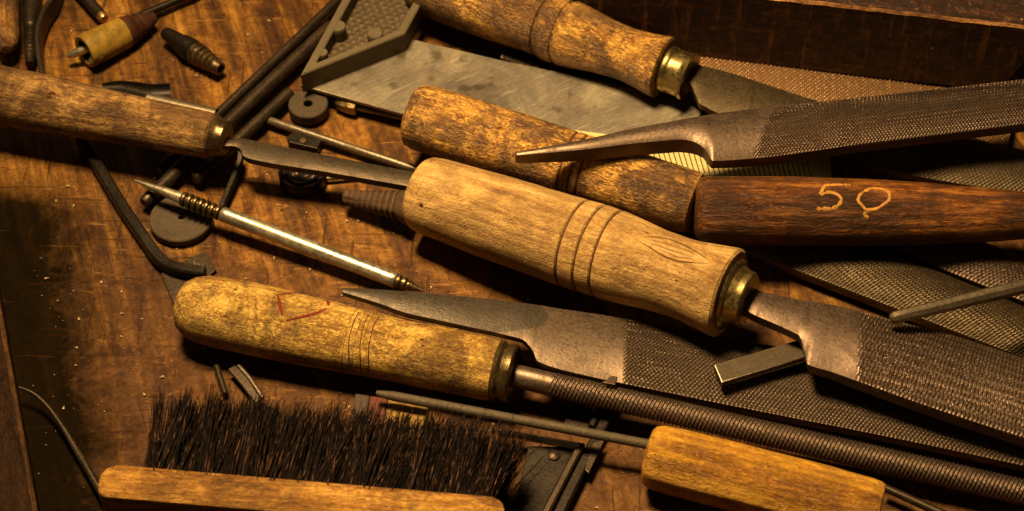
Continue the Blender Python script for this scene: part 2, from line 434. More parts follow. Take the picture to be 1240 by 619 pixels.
def plate_mat():
    m = Mat('blade_steel'); w = m.co
    big = m.noise(w, .22, 5, .6, .8); fine = m.noise(w, 7, 6, .7)
    c = m.ramp(m.math('ADD', m.math('MULTIPLY', big, .7), m.math('MULTIPLY', fine, .3)), [(.40, (.13, .105, .082)), (.52, (.19, .158, .115)), (.62, (.28, .235, .145))])
    lines = m.noise(m.mapped((.05, 1, 1), (0, 0, .25)), 30, 4, .7)
    c = m.mix(m.ramp(lines, [(.52, 0.0), (.66, .45)]), c, (.42, .36, .26))
    scr = m.noise(m.mapped((.06, 1, 1), (0, 0, -1.0)), 12, 3, .6, .2)
    c = m.mix(m.ramp(scr, [(.63, 0.0), (.68, .5)]), c, (.45, .38, .27))
    st = m.ramp(m.noise(w, .95, 4, .6, 1.2), [(.55, 0.0), (.575, .55), (.62, .35)])
    c = m.mix(st, c, (.115, .085, .05))
    sp = m.ramp(m.noise(m.mapped((1, 1, 1), (0, 0, 0), (5, 2, 0)), 1.3, 2, .4, .3), [(.62, 0.0), (.70, .6)])
    c = m.mix(sp, c, (.06, .04, .02))
    return m.done(c, m.ramp(m.math('ADD', big, m.math('MULTIPLY', st, .4)), [(.4, .34), (.75, .55)]), m.bump(m.math('ADD', lines, fine), .12, .02), .7, spec=.2)
PLATE = plate_mat()
CAST = metal('grey_casting', (.105, .08, .046), rust=(.05, .032, .014), rust_amt=.4, rough=.5, metallic=.4, var=.4, bump=.4)
BRASS = metal('aged_brass', (.24, .175, .065), rust=(.06, .036, .011), rust_amt=.7, rough=.27, metallic=.95, bump=.15)
BRONZE = metal('dark_bronze', (.12, .08, .035), rust=(.04, .02, .008), rust_amt=.5, rough=.28, metallic=.9)
NICKEL = metal('old_nickel', (.42, .365, .255), rust=(.16, .11, .055), rust_amt=.35, rough=.28, metallic=.9, var=.2, bump=.04, scale=.7)
RULE = metal('yellowed_rule', (.46, .37, .15), rust=(.20, .14, .05), rust_amt=.4, rough=.5, metallic=.2, var=.3, bump=.1)
GREYD = metal('grey_disc', (.062, .044, .026), rust=(.026, .016, .008), rust_amt=.7, rough=.5, metallic=.3, var=.6, bump=.5)
RUST = metal('rusty_iron', (.075, .045, .026), rust=(.055, .027, .012), rust_amt=.9, rough=.55, metallic=.4, bump=.8)
COPPER = metal('copper', (.45, .24, .11), rust_amt=.3, rough=.3, metallic=.9)

def plain(name, col, rough=.5, metal_=0.0, sc=6, amt=.5):
    m = Mat(name); f = m.noise(m.co, sc, 6, .65)
    c = m.mix(m.ramp(f, [(.35, amt), (.65, 0.0)]), col, tuple(x * .35 for x in col))
    return m.done(c, rough, m.bump(f, .3, .04), metal_, spec=.15)
YELLOW = plain('yellow_tape', (.28, .165, .022), .5, sc=2.5, amt=.85)
RED = plain('red_tape', (.055, .020, .010), .5, sc=2.5, amt=.8)
REDINK = plain('red_crayon', (.13, .012, .005), .7)
GROOVE = plain('groove_dirt', (.050, .015, .004), .7)
BARK = plain('bark_ridge_wood', (.20, .10, .032), .7, sc=9, amt=.8)
CARVE = plain('carved_bare_wood', (.42, .19, .035), .6, sc=7, amt=.75)
CRUMB = plain('sawdust_crumb', (.55, .40, .20), .8)
HOLE = plain('black_hole', (.006, .004, .003), .8)
REDPAINT = plain('red_paint', (.10, .024, .009), .6, sc=4, amt=.9)
GREYPAINT = plain('grey_paint', (.05, .03, .018), .6)
YELPAINT = plain('yellow_paint', (.24, .135, .020), .6, sc=4, amt=.9)
TICK = plain('rule_mark', (.05, .035, .015), .6)

def bristle_mat():
    m = Mat('bristle_hair'); f = m.noise(m.mapped((9, .4, 9)), 1.6, 4, .7)
    c = m.ramp(f, [(.35, (.003, .0017, .001)), (.56, (.008, .004, .0024)), (.67, (.14, .066, .035))])
    return m.done(c, .5, None, 0, .06)
HAIR = bristle_mat()

def bench_mat():
    m = Mat('workbench_wood')
    rot = (0, 0, math.radians(-17))
    def mp(sc, loc=(0, 0, 0)):
        r = m.n('ShaderNodeVectorRotate', rotation_type='Z_AXIS'); m.set(r.inputs['Vector'], m.co); r.inputs['Angle'].default_value = rot[2]
        k = m.n('ShaderNodeMapping'); m.set(k.inputs['Vector'], r.outputs[0]); k.inputs['Scale'].default_value = sc; k.inputs['Location'].default_value = loc
        return k.outputs[0]
    w = m.co
    g1 = m.noise(mp((1, .12, 1)), .55, 6, .6, 1.3)
    g2 = m.noise(mp((1, .06, 1), (3, 5, 0)), 4.5, 7, .68, .6)
    ring = m.noise(mp((1, .10, 1), (9, 1, 0)), 1.7, 3, .5, .8)
    bl = m.noise(w, .16, 5, .6, .7)
    col = m.ramp(m.math('ADD', m.math('MULTIPLY', g1, .72), m.math('MULTIPLY', g2, .28)),
                 [(.36, (.035, .012, .003)), (.46, (.095, .040, .007)), (.55, (.21, .092, .013)), (.67, (.44, .215, .036))])
    col = m.mix(m.ramp(ring, [(.43, .5), (.50, 0.0)]), col, m.mix(1.0, col, (.30, .20, .13), 'MULTIPLY'))
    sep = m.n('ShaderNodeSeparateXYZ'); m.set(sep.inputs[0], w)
    far = m.math('ADD', m.math('MULTIPLY', sep.outputs[1], .06), m.math('MULTIPLY', bl, 1.6))     # darker brown towards the near side, broken up by noise
    near_mix = m.ramp(far, [(.55, .92), (1.2, .12)])
    col = m.mix(near_mix, col, m.mix(.72, col, (.068, .027, .006)))
    st = m.noise(w, .42, 8, .7, .8)
    col = m.mix(m.ramp(st, [(.40, .75), (.54, 0.0)]), col, m.mix(1.0, col, (.34, .25, .18), 'MULTIPLY'))
    mo = m.noise(w, 3.0, 9, .78, 1.2)
    col = m.mix(m.ramp(mo, [(.42, .7), (.53, 0.0)]), col, m.mix(1.0, col, (.42, .33, .25), 'MULTIPLY'))
    sc = m.noise(m.mapped((.5, 3, 1), (0, 0, 1.1)), 1.4, 5, .7, .6)
    col = m.mix(m.ramp(sc, [(.60, 0.0), (.70, .6)]), col, m.mix(.6, col, (.44, .22, .05)))
    # a long near-black band along the left edge of the board
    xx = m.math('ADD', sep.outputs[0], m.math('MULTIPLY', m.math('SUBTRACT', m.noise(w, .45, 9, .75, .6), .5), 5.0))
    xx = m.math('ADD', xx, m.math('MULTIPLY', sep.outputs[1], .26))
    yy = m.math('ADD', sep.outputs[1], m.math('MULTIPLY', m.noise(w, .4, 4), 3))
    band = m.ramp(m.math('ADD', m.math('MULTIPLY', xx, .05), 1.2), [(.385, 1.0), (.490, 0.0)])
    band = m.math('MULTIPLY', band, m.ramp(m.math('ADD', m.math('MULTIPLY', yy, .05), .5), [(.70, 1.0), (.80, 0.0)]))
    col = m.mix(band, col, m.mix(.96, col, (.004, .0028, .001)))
    vp = m.voro(w, 1.1); gate = m.noise(w, .9, 2)
    pits = m.math('MULTIPLY', m.ramp(vp, [(.05, 1.0), (.09, 0.0)]), m.ramp(gate, [(.5, 0.0), (.55, 1.0)]))
    col = m.mix(pits, col, (.02, .009, .004))
    ct = m.noise(m.mapped((.10, 1.6, 1), (0, 0, .62)), 3.2, 3, .55, .3); ct2 = m.noise(m.mapped((1.4, .09, 1), (0, 0, -.5), (4, 2, 0)), 3.0, 3, .55, .3)
    cuts = m.math('MAXIMUM', m.ramp(ct, [(.655, 0.0), (.675, 1.0)]), m.ramp(ct2, [(.655, 0.0), (.675, 1.0)]))
    col = m.mix(m.math('MULTIPLY', cuts, .75), col, (.025, .010, .003))
    pits = m.math('MAXIMUM', pits, cuts)
    h = m.math('SUBTRACT', m.math('ADD', m.math('MULTIPLY', g2, .8), m.math('MULTIPLY', mo, .9)), pits)
    nrm = m.bump(h, .5, .10); nrm = m.bump(g1, .25, .15, nrm)
    rg = m.ramp(mo, [(.35, .7), (.65, .42)])
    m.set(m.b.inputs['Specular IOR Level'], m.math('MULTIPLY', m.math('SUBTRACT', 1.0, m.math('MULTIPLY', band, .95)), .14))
    return m.done(col, rg, nrm, spec=.12)
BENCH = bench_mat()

# ------------------------------------------------------------------ the bench (setting)
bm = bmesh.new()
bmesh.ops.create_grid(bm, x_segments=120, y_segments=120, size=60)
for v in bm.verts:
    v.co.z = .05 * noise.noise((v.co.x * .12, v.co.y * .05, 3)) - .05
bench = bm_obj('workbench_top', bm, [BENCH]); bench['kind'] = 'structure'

# dark rail at the bench's left edge
a, b = P(24, 400, 1.1), P(62, 640, 1.1)
M = frame(P(-14, 330, 0), P(62, 640, 0)); L = 16
bm = box_bm(-2, L, .0, 5, 0.0, 1.1, .14, 3)
tag(bm_obj('wooden_rail', bm, [W_BAR, W_RAILEDGE], M=frame(P(-3, 330, 0), P(50, 625, 0)) @ Matrix.Scale(-1, 4, (0, 1, 0))),
    'dark oily wooden rail along the lower left edge of the bench', 'rail')

# ------------------------------------------------------------------ dark wooden box at the top right
M = frame(P(690, 50, .75), P(1216, 112, .75))
L = (P(1216, 112, .75) - P(690, 50, .75)).length; hb = 3.35
pf = [(0, 0), (L, 0), (L - .02, .5), (L + .03, .95), (L + .22, 1.45), (L + .52, 1.85), (L + .62, 2.4), (L + .6, hb), (0, hb)]
bm = bmesh.new(); D = 9.0
fr = [bm.verts.new((x, 0, z)) for x, z in pf]; bk = [bm.verts.new((x, D, z)) for x, z in pf]
bm.faces.new(fr); bm.faces.new(bk[::-1]); n = len(pf)
for i in range(n): bm.faces.new((fr[i], bk[i], bk[(i + 1) % n], fr[(i + 1) % n]))
top_e = [e for e in bm.edges if all(abs(v.co.z - hb) < 1e-4 for v in e.verts) or (all(abs(v.co.y) < 1e-4 for v in e.verts) and min(v.co.x for v in e.verts) > L - .1)]
r = bmesh.ops.bevel(bm, geom=top_e, offset=.10, segments=1, affect='EDGES')
for f in r['faces']: f.material_index = 1
bmesh.ops.subdivide_edges(bm, edges=[e for e in bm.edges if e.calc_length() > 3], cuts=50, use_grid_fill=True)
for v in bm.verts:
    q = v.co * 1.3
    v.co += Vector((0, .05 * noise.noise((q.x * .9, q.y, q.z)), .035 * noise.noise((q.x * 1.3, q.y + 9, q.z))))
tag(bm_obj('wooden_box', bm, [W_BOX, W_EDGE], M=M, sharp=25), 'blackened wooden box with scratched sides and a bare worn top edge', 'box')

# ------------------------------------------------------------------ helper: turned handle tools
def groove(st, s, r, w=.006, g=2.2):
    return [st(s - w, r), st(s - w * .3, r - g), st(s + w * .3, r - g), st(s + w, r)]

# (1) main file : pale handle in the middle -----------------------------------------------------------
p0, z0, p1, z1 = (508, 233), 1.75, (884, 356), 3.0
M, L, st = axis(p0, z0, p1, z1)
t_main = thing('wood_file', M, 'large file with the pale three-grooved handle lying in the middle of the pile', 'file')
pr = [st(0, 0), st(0, 38), st(.006, 43), st(.018, 46), st(.05, 48), st(.2, 51), st(.4, 54), st(.495, 55)]
pr += groove(st, .505, 55) + groove(st, .56, 55.3) + groove(st, .612, 55)
bell = smooth_prof([st(.63, 55), st(.70, 52.5), st(.78, 49.5), st(.85, 49), st(.92, 52), st(.975, 55.5)], 24)
pr += bell + [st(.992, 56), st(.999, 53), st(1.0, 47), st(1.0, 0)]
h_main = lathe('handle', pr, W_MAIN, t_main, seg=96, wob=.018, seed=1.0)
for s in (.505, .56, .612):
    x, r = st(s, 53.4)
    lathe('groove', [(x - .035, r - .05), (x - .03, r), (x + .03, r), (x + .035, r - .05)], GROOVE, t_main, seg=96, wob=.018, seed=1.0, cap=False)
def lens(f, dy=0.0):
    return [(767 + 98 * t, 287 + 32 * t + dy + f * 11 * math.sin(math.pi * t) + random.gauss(0, .5)) for t in [k / 9 for k in range(10)]]
strokes('bark_seam', h_main, [lens(-1), lens(1.05)], .03, GROOVE, t_main, lift=-.008, flat=.6, n=34, tap=True)
strokes('bark_ridge', h_main, [lens(-.45)[1:-1], lens(.1)[1:-2], lens(.55)[2:-1]], .035, BARK, t_main, lift=-.012, flat=.6, n=34, tap=True)
strokes('peg_hole', h_main, [[(508, 247), (512, 249.5)]], .07, GROOVE, t_main, lift=-.01, n=5)
x1 = st(1.0)[0]; c = cmpx(P(890, 358, 3))
fer = [(x1 - .05, 30 * c), (x1 - .02, 43 * c), (x1 + .06, 45 * c), (x1 + .14, 43 * c), (x1 + .2, 38 * c), (x1 + .42, 35 * c), (x1 + .62, 34 * c), (x1 + .68, 31 * c), (x1 + .66, 15 * c), (x1 + .6, 0)]
lathe('ferrule', fer, BRASS, t_main, seg=64, step=.05, sharp=40)
zb = 2.75
blade('blade', [((893, 340), (890, 366), 3.0, .1, .4), ((920, 352), (915, 382), 2.95, .1, .4), ((950, 359), (945, 395), 2.9, .08, .4), ((972, 364), (966, 405), 2.85, .1, .4),
                ((985, 366), (974, 424), 2.8, .12, .42), ((1000, 368), (980, 442), 2.78, .16, .45), ((1030, 374), (1006, 450), 2.72, .22, .5), ((1066, 384), (1037, 461), 2.65, .3, .55),
                ((1150, 405), (1130, 494), 2.4, .45, .6), ((1240, 434), (1240, 530), 2.1, .5, .6), ((1320, 460), (1330, 556), 1.9, .5, .6)],
      FILE, t_main, nv=110, du=.025, teeth=dict(i0=7, off=-.35, p=.125, a1=.10, a2=1.6, p2=.19, d=.11, mix=.38, wave=.018, wl=.30, skew=-.25))

# (2) pale rounded handle with red marks and a round file ------------------------------------------------
M, L, st = axis((214, 368), 1.3, (606, 450), 1.3)
t_red = thing('round_file', M, 'round file with the rounded yellowish handle marked in red crayon', 'file')
pr = [st(0.0, 0), st(.001, 10), st(.008, 20), st(.022, 30), st(.045, 37), st(.08, 41.5), st(.13, 43.5), st(.25, 44), st(.4, 42.5), st(.535, 40.5)]
pr += groove(st, .545, 40.5, .004, 1.0) + groove(st, .575, 40, .004, 1.0) + groove(st, .60, 39.7, .004, 1.0)
pr += [st(.7, 39), st(.85, 38.5), st(.97, 38), st(.985, 37), st(.99, 33), st(.99, 0)]
h_red = lathe('handle', pr, W_PALE, t_red, seg=96, wob=.022, seed=4.2)
strokes('red_mark', h_red, [[(336, 357), (339, 370), (342, 382)], [(398, 357), (397, 364), (398, 370)], [(346, 388), (362, 384), (380, 380), (396, 374)], [(337, 357), (352, 355), (366, 354)]], .06, REDINK, t_red, lift=.0, flat=.4, tap=True)
strokes('scribed_ring', h_red, [[(438, 373), (428, 390), (422, 420), (424, 452)], [(452, 373), (441, 392), (436, 424), (438, 456)], [(464, 377), (452, 396), (446, 428), (447, 458)]], .028, GROOVE, t_red, lift=-.008, n=24)
c = cmpx(P(610, 450, 1.3)); x1 = st(.99)[0]
lathe('ferrule', [(x1 - .02, 20 * c), (x1 - .02, 36 * c), (x1 + .08, 37.5 * c), (x1 + .2, 34 * c), (x1 + .34, 35.5 * c), (x1 + .5, 36.5 * c), (x1 + .56, 34 * c), (x1 + .58, 18 * c), (x1 + .4, 0)], BRONZE, t_red, seg=64, step=.05)
# rod of the file: a round rod with fine toothing from x0 on
M2 = t_red.matrix_world
A_, B_ = M2.inverted() @ P(622, 455, 1.25), M2.inverted() @ P(1330, 617, .75)
d_ = (B_ - A_); Lr = d_.length; ux = d_.normalized(); uy = Vector((0, 0, 1)).cross(ux).normalized(); uz = ux.cross(uy)
n = int(Lr / .024); sg = 120; V = np.zeros((n, sg, 3)); th = np.linspace(0, 2 * math.pi, sg, endpoint=False)
us = np.linspace(0, Lr, n); rad = .385 + .02 * us / Lr
ph = th[None, :] / (2 * math.pi)
f = 1 - 2 * np.abs(((us[:, None] / .13 + ph * 5) % 1) - .5); g = 1 - 2 * np.abs(((us[:, None] / .13 * .5 - ph * 15) % 1) - .5)
mk = np.clip((us - 1.25) / .12, 0, 1)[:, None]
R_ = rad[:, None] + (f * (.75 + .25 * g) - .5) * .08 * mk
for i, vx in enumerate((ux, uy, uz)): pass
for k in range(3):
    V[:, :, k] = A_[k] + us[:, None] * ux[k] + R_ * (np.cos(th)[None, :] * uy[k] + np.sin(th)[None, :] * uz[k])
ii = np.arange(n - 1)[:, None] * sg; jj = np.arange(sg)[None, :]; j2 = (jj + 1) % sg
Fq = np.stack([ii + jj, ii + j2, ii + sg + j2, ii + sg + jj], -1).reshape(-1, 4).tolist()
mesh_obj('blade', V.reshape(-1, 3), Fq, FILE, t_red, sharp=180)

# (3) golden-brown handle behind the main one ---------------------------------------------------------
M, L, st = axis((497, 138), 2.1, (842, 247), 1.75)
t_gold = thing('file_handle', M, 'golden brown turned handle with worn blunt end lying behind the pale grooved one', 'handle')
pr = [st(0, 0), st(0, 26), st(.004, 33), st(.015, 38), st(.04, 40.5), st(.15, 42), st(.35, 42), st(.545, 41)]
pr += groove(st, .555, 41, .006, 1.6) + groove(st, .59, 41, .006, 1.6) + groove(st, .62, 41, .006, 1.6)
pr += [st(.8, 39.5), st(.97, 38.5), st(.995, 37), st(1.0, 33), st(1, 0)]
lathe('handle', pr, W_GOLD, t_gold, seg=80, wob=.022, seed=7.7)
for s in (.555, .59, .62):
    x, r = st(s, 40)
    lathe('groove', [(x - .035, r - .05), (x - .03, r), (x + .03, r), (x + .035, r - .05)], GROOVE, t_gold, seg=80, wob=.022, seed=7.7, cap=False)

# (4) dark handle with carved number ------------------------------------------------------------------
M, L, st = axis((842, 254), 2.3, (1300, 262), 2.3)
t_50 = thing('numbered_handle', M, 'dark brown tapered wooden handle carved with the number 50', 'handle')
pr = [st(0, 0), st(0, 27), st(.004, 34), st(.014, 39), st(.03, 41), st(.15, 42), st(.4, 41.5), st(.6, 38), st(.8, 32), st(1.0, 23), st(1, 0)]
h_50 = lathe('handle', pr, W_DARK, t_50, seg=80, wob=.02, seed=2.6)
strokes('carved_number', h_50, [[(1030, 224), (1015, 223.5), (1000, 224)], [(1000, 224), (996, 230), (993, 236)], [(993, 236), (1004, 233), (1014, 236), (1019, 242), (1015, 249), (1004, 253), (989, 253)],
                                [(1046, 232), (1056, 228), (1068, 229), (1077, 234), (1077, 240), (1070, 247), (1060, 253), (1050, 254), (1044, 248), (1039, 242), (1041, 236), (1047, 231)], [(1051, 255), (1047, 260), (1051, 264)]], .085, CARVE, t_50, lift=-.046, flat=.75, n=30, rag=.5)

# (5) top file with bell handle -----------------------------------------------------------------------
M, L, st = axis((500, -28), 1.75, (806, 83), 2.0)
t_top = thing('flat_file', M, 'file with the beaded golden handle and short brass ferrule at the top of the pile', 'file')
pr = [st(0, 0), st(.0, 25), st(.02, 34), st(.08, 40), st(.2, 41), st(.35, 40.5), st(.48, 39.5), st(.515, 39)]
pr += groove(st, .525, 39, .007, 2.6) + [st(.54, 40), st(.56, 41), st(.585, 40.4)] + groove(st, .60, 39.8, .008, 2.6)
pr += smooth_prof([st(.615, 40.5), st(.68, 38), st(.76, 34), st(.84, 32.5), st(.91, 34.5), st(.975, 38.5)], 20) + [st(.992, 38.5), st(.998, 35), st(1.0, 0)]
lathe('handle', pr, W_GOLD, t_top, seg=80, wob=.02, seed=9.1)
x1 = st(1.0)[0]; c = cmpx(P(815, 85, 2))
lathe('ferrule', [(x1 - .05, 10 * c), (x1 - .05, 27 * c), (x1 + .05, 29 * c), (x1 + .18, 29 * c), (x1 + .3, 27.5 * c), (x1 + .75, 28 * c), (x1 + .9, 30 * c), (x1 + .98, 29 * c), (x1 + 1.0, 24 * c), (x1 + .95, 12 * c), (x1 + .9, 0)], BRASS, t_top, seg=56, step=.05)
blade('blade', [((826, 80), (822, 96), 2.0, .05, .25), ((838, 80), (834, 100), 1.98, .05, .25), ((846, 79), (842, 114), 1.95, .08, .3), ((860, 82), (848, 126), 1.92, .1, .3), ((890, 90), (872, 138), 1.85, .12, .32), ((912, 97), (905, 150), 1.8, .15, .32),
                ((985, 121), (960, 168), 1.7, .2, .35), ((1110, 155), (1049, 199), 1.5, .3, .35), ((1250, 184), (1240, 237), 1.2, .3, .35), ((1330, 204), (1330, 258), 1.0, .3, .35)],
      FILE_GD, t_top, nv=64, du=.035, teeth=dict(i0=5, p=.14, a1=.8, a2=-.8, d=.06, mix=.7))

# (6) left file under... with dusty handle ------------------------------------------------------------
M, L, st = axis((-50, 105), 1.95, (262, 166), 1.95)
t_left = thing('narrow_file', M, 'narrow file with a dusty pale handle entering from the left edge', 'file')
pr = [st(0, 0), st(0, 30), st(.03, 35), st(.3, 35.5), st(.6, 32), st(.638, 31.5)] + groove(st, .645, 31.3, .003, .8) + [st(.7, 30.5), st(.85, 29), st(.96, 28.5), st(.982, 28), st(.99, 25), st(.99, 0)]
h_left = lathe('handle', pr, W_DUST, t_left, seg=80, wob=.02, seed=5.5)
strokes('dark_knot', h_left, [[(55, 114), (64, 113), (70, 117)], [(56, 118), (64, 117)]], .09, GROOVE, t_left, lift=-.03, n=8, tap=True)
c = cmpx(P(268, 170, 1.9)); x1 = st(.985)[0]
lathe('ferrule', [(x1, 20 * c), (x1, 25 * c), (x1 + .1, 26 * c), (x1 + .22, 24 * c), (x1 + .32, 23 * c), (x1 + .5, 22 * c), (x1 + .58, 19 * c), (x1 + .58, 8 * c), (x1 + .5, 0)], BRONZE, t_left, seg=48, step=.04)
blade('blade', [((274, 170), (272, 177), 1.95, .03, .2), ((286, 168), (284, 177), 1.93, .03, .2), ((291, 167.5), (289, 179), 1.92, .03, .22), ((297, 168), (295, 189), 1.9, .04, .25), ((306, 170), (302, 192), 1.87, .04, .3), ((400, 189), (400, 209), 1.7, .05, .3), ((520, 212), (520, 230), 1.5, .04, .3)],
      NARROW, t_left, nv=24, du=.06)

# (7) crossing half-round file without a handle -------------------------------------------------------
M = frame(P(625, 190, 3.7), P(1240, 125, 3.4))
t_x = thing('half_round_file', M, 'bare half-round file lying across the pile with its tang pointing left', 'file')
blade('blade', [((624, 184), (626, 188), 3.75, .02, .4), ((660, 178), (664, 185), 3.78, .05, .5), ((702, 170), (708, 181), 3.8, .08, .58), ((770, 155), (775, 173), 3.75, .12, .65), ((818, 146), (820, 169), 3.7, .15, .68),
                ((840, 142), (838, 171), 3.66, .17, .66), ((853, 140), (852, 179), 3.62, .2, .55), ((864, 138), (864, 195), 3.55, .25, .45), ((920, 131), (920, 191), 3.45, .3, .5),
                ((1060, 116), (1060, 172), 3.35, .4, .5), ((1240, 96), (1240, 150), 3.3, .4, .5), ((1330, 88), (1330, 138), 3.3, .4, .5)],
      FILE, t_x, nv=110, du=.025, teeth=dict(i0=8, off=.1, p=.125, a1=.85, a2=-.85, d=.11, mix=.7, skew=.3))

# (8) broad half-round file in front of the main one -----------------------------------------------------
M = frame(P(415, 353, 2.3), P(1240, 520, .9))
t_9 = thing('broad_file', M, 'broad cross-cut file with a bare flat tang resting on the red-marked handle', 'file')
blade('blade', [((414, 349), (415, 354), 2.55, .02, .2), ((450, 350), (455, 366), 2.5, .04, .25), ((503, 354), (500, 381), 2.4, .05, .28), ((560, 359), (560, 394), 2.2, .06, .28), ((610, 364), (606, 404), 2.0, .07, .28),
                ((634, 367), (630, 410), 1.9, .08, .28), ((655, 370), (645, 424), 1.8, .08, .28), ((672, 373), (652, 438), 1.72, .1, .3), ((700, 377), (685, 449), 1.6, .12, .32), ((768, 388), (748, 463), 1.4, .18, .4),
                ((900, 412), (905, 495), 1.25, .26, .45), ((1072, 445), (1072, 528), 1.1, .3, .45), ((1240, 480), (1240, 564), .95, .3, .45), ((1330, 500), (1330, 585), .9, .3, .45)],
      SHANKF, t_9, nv=130, du=.027, tang=(TANG, (664, 384), .75), teeth=dict(i0=9, off=-.1, p=.135, a1=.75, a2=-.85, d=.115, mix=.7, skew=-.2))

# (9) files in the right-hand stack -----------------------------------------------------------------------
M = frame(P(860, 250, .9), P(1240, 400, .9))
o = blade('rasp', [((880, 225), (820, 272), .7), ((1105, 316), (1040, 356), .7), ((1330, 408), (1270, 445), .7), ((1400, 436), (1340, 472), .7)],
      FILE_GD, M=M, nv=110, du=.03, bulge=.45, th=.45, rnd=2.2, teeth=dict(i0=0, p=.125, a1=.25, a2=1.5, p2=.17, d=.06, mix=.6))
tag(o, 'gold-lit rasp blade slanting out from under the numbered handle', 'rasp')
M = frame(P(1050, 280, 1.0), P(1240, 345, .9))
o = blade('rasp', [((1060, 240), (1020, 277), .75), ((1200, 296), (1160, 333), .75), ((1380, 368), (1340, 405), .75)],
      FILE_DK, M=M, nv=70, du=.03, bulge=.3, th=.4, teeth=dict(i0=0, p=.14, a1=.5, a2=-.8, d=.08, mix=.6))
tag(o, 'dark rasp blade in the shade between the numbered handle and the gold-lit rasp', 'rasp')
M = frame(P(830, 75, .7), P(1130, 125, .6))
o = blade('rusty_file', [((800, 45), (810, 92), .72), ((900, 64), (905, 112), .70), ((1040, 88), (1040, 138), .66), ((1140, 100), (1135, 155), .62), ((1230, 118), (1220, 180), .6)],
      FILE_RD, M=M, nv=80, du=.035, bulge=.06, th=.4, teeth=dict(i0=0, p=.16, a1=.8, a2=-.8, d=.07, mix=.8))
tag(o, 'rusty reddish flat file lying along the foot of the dark box', 'file')
M = frame(P(620, 70, .7), P(880, 140, .6))
o = blade('slim_file', [((612, 56), (606, 70), .6), ((680, 72), (672, 92), .6), ((770, 95), (760, 120), .6), ((880, 125), (870, 155), .6)],
      FILE_DK, M=M, nv=50, du=.035, bulge=.05, th=.35, teeth=dict(i0=0, p=.19, a1=.5, a2=1.1, d=.07, mix=.4))
tag(o, 'dark slim file mostly hidden under the beaded golden handle', 'file')

# (10) rods and bars in the stack -------------------------------------------------------------------------
M, L, st = axis((1078, 386), 3.3, (1330, 325), 3.5)
o = lathe('steel_rod', [st(0, 0), st(0, 4.5), st(.012, 7), st(.035, 8), st(1, 9.5), st(1, 0)], SHANK, M=M, seg=40, sides=8, sharp=20)
tag(o, 'eight-sided steel rod resting on the toothed blade at the right edge', 'rod')
wp = [(865, 442), (966, 412), (1010, 399), (1018, 420), (975, 432), (874, 463)]
M = frame(P(865, 445, 2.0), P(970, 415, 2.2))
o = plate('steel_bar', wp, [2.0, 2.15, 2.2, 2.2, 2.15, 2.0], .28, NARROW, M=M, bev=.03, mats=[NARROW, NICKEL], edge_mat=True)
tag(o, 'short bright-ended flat steel bar wedged under the neck of the main blade', 'bar')

# (11) needle file with amber handle -----------------------------------------------------------------------
M, L, st = axis((783, 550), 1.2, (1068, 624), 1.2)
t_n = thing('needle_file', M, 'thin needle file with a stubby amber handle in front of the round file', 'file')
pr = [st(0, 0), st(0, 24), st(.006, 32), st(.02, 37), st(.05, 40), st(.12, 41.5), st(.4, 42.5), st(.75, 42.5), st(.93, 42), st(.97, 40.5), st(.985, 38), st(.99, 32), st(.99, 0)]
lathe('handle', pr, W_AMBER, t_n, seg=72, wob=.02, seed=3.3, sides=10)
a = P(456, 476, 1.45); b = P(800, 541, 1.25)
pts = [a.lerp(b, k / 160) for k in range(161)]
sc = [min(1, .55 + k / 22) * (1 + .05 * noise.noise((k * 1.7, 0, 0))) for k in range(161)]
sweep('blade', pts, circ(.165, 16), GRIT, t_n, scale=sc, sharp=60)
M, L, st = axis((1070, 590), .55, (1180, 640), .55)
o = lathe('steel_rod', [st(0, 0), st(0, 5), st(1, 6), st(1, 0)], IRON, M=M, seg=28)
tag(o, 'thin dark rod poking out beyond the blunt end of the amber handle', 'rod')

# (12) brush ---------------------------------------------------------------------------------------------
zt = 3.3
A0, A1 = P(126, 562, zt), P(612, 603, zt)
M = frame(A0, A1); Lb = (A1 - A0).length
t_b = thing('bench_brush', M, 'bench brush with black bristles and a plain wooden back lying on its side', 'brush')
inv = M.inverted(); wdt = 1.15
bm = bmesh.new()
c0 = []
Rr = .38
def rr_corner(cx, cy, a0):
    return [(cx + Rr * math.cos(a0 + k * math.pi / 12), cy + Rr * math.sin(a0 + k * math.pi / 12)) for k in range(7)]
outl = rr_corner(Lb - Rr, -Rr, 0)[::-1]
outl = rr_corner(Rr, -wdt + Rr, math.pi) + rr_corner(Lb - Rr, -wdt + Rr, 1.5 * math.pi) + rr_corner(Lb - Rr, -Rr, 0) + rr_corner(Rr, -Rr, math.pi / 2)
tp = [bm.verts.new((x, y, 0)) for x, y in outl]; bt = [bm.verts.new((x, y, -zt)) for x, y in outl]
ft = bm.faces.new(tp); bm.faces.new(bt[::-1]); n = len(outl)
for i in range(n): bm.faces.new((tp[i], bt[i], bt[(i + 1) % n], tp[(i + 1) % n]))
bmesh.ops.bevel(bm, geom=list(ft.edges), offset=.09, segments=3, affect='EDGES', profile=.5)
bm_obj('brush_back', bm, [W_BRUSH], t_b, sharp=50)
V, F = [], []
rs = random.Random(5)
xL = (inv @ P(176, 566, zt)).x; xR = Lb - .55
k = 0
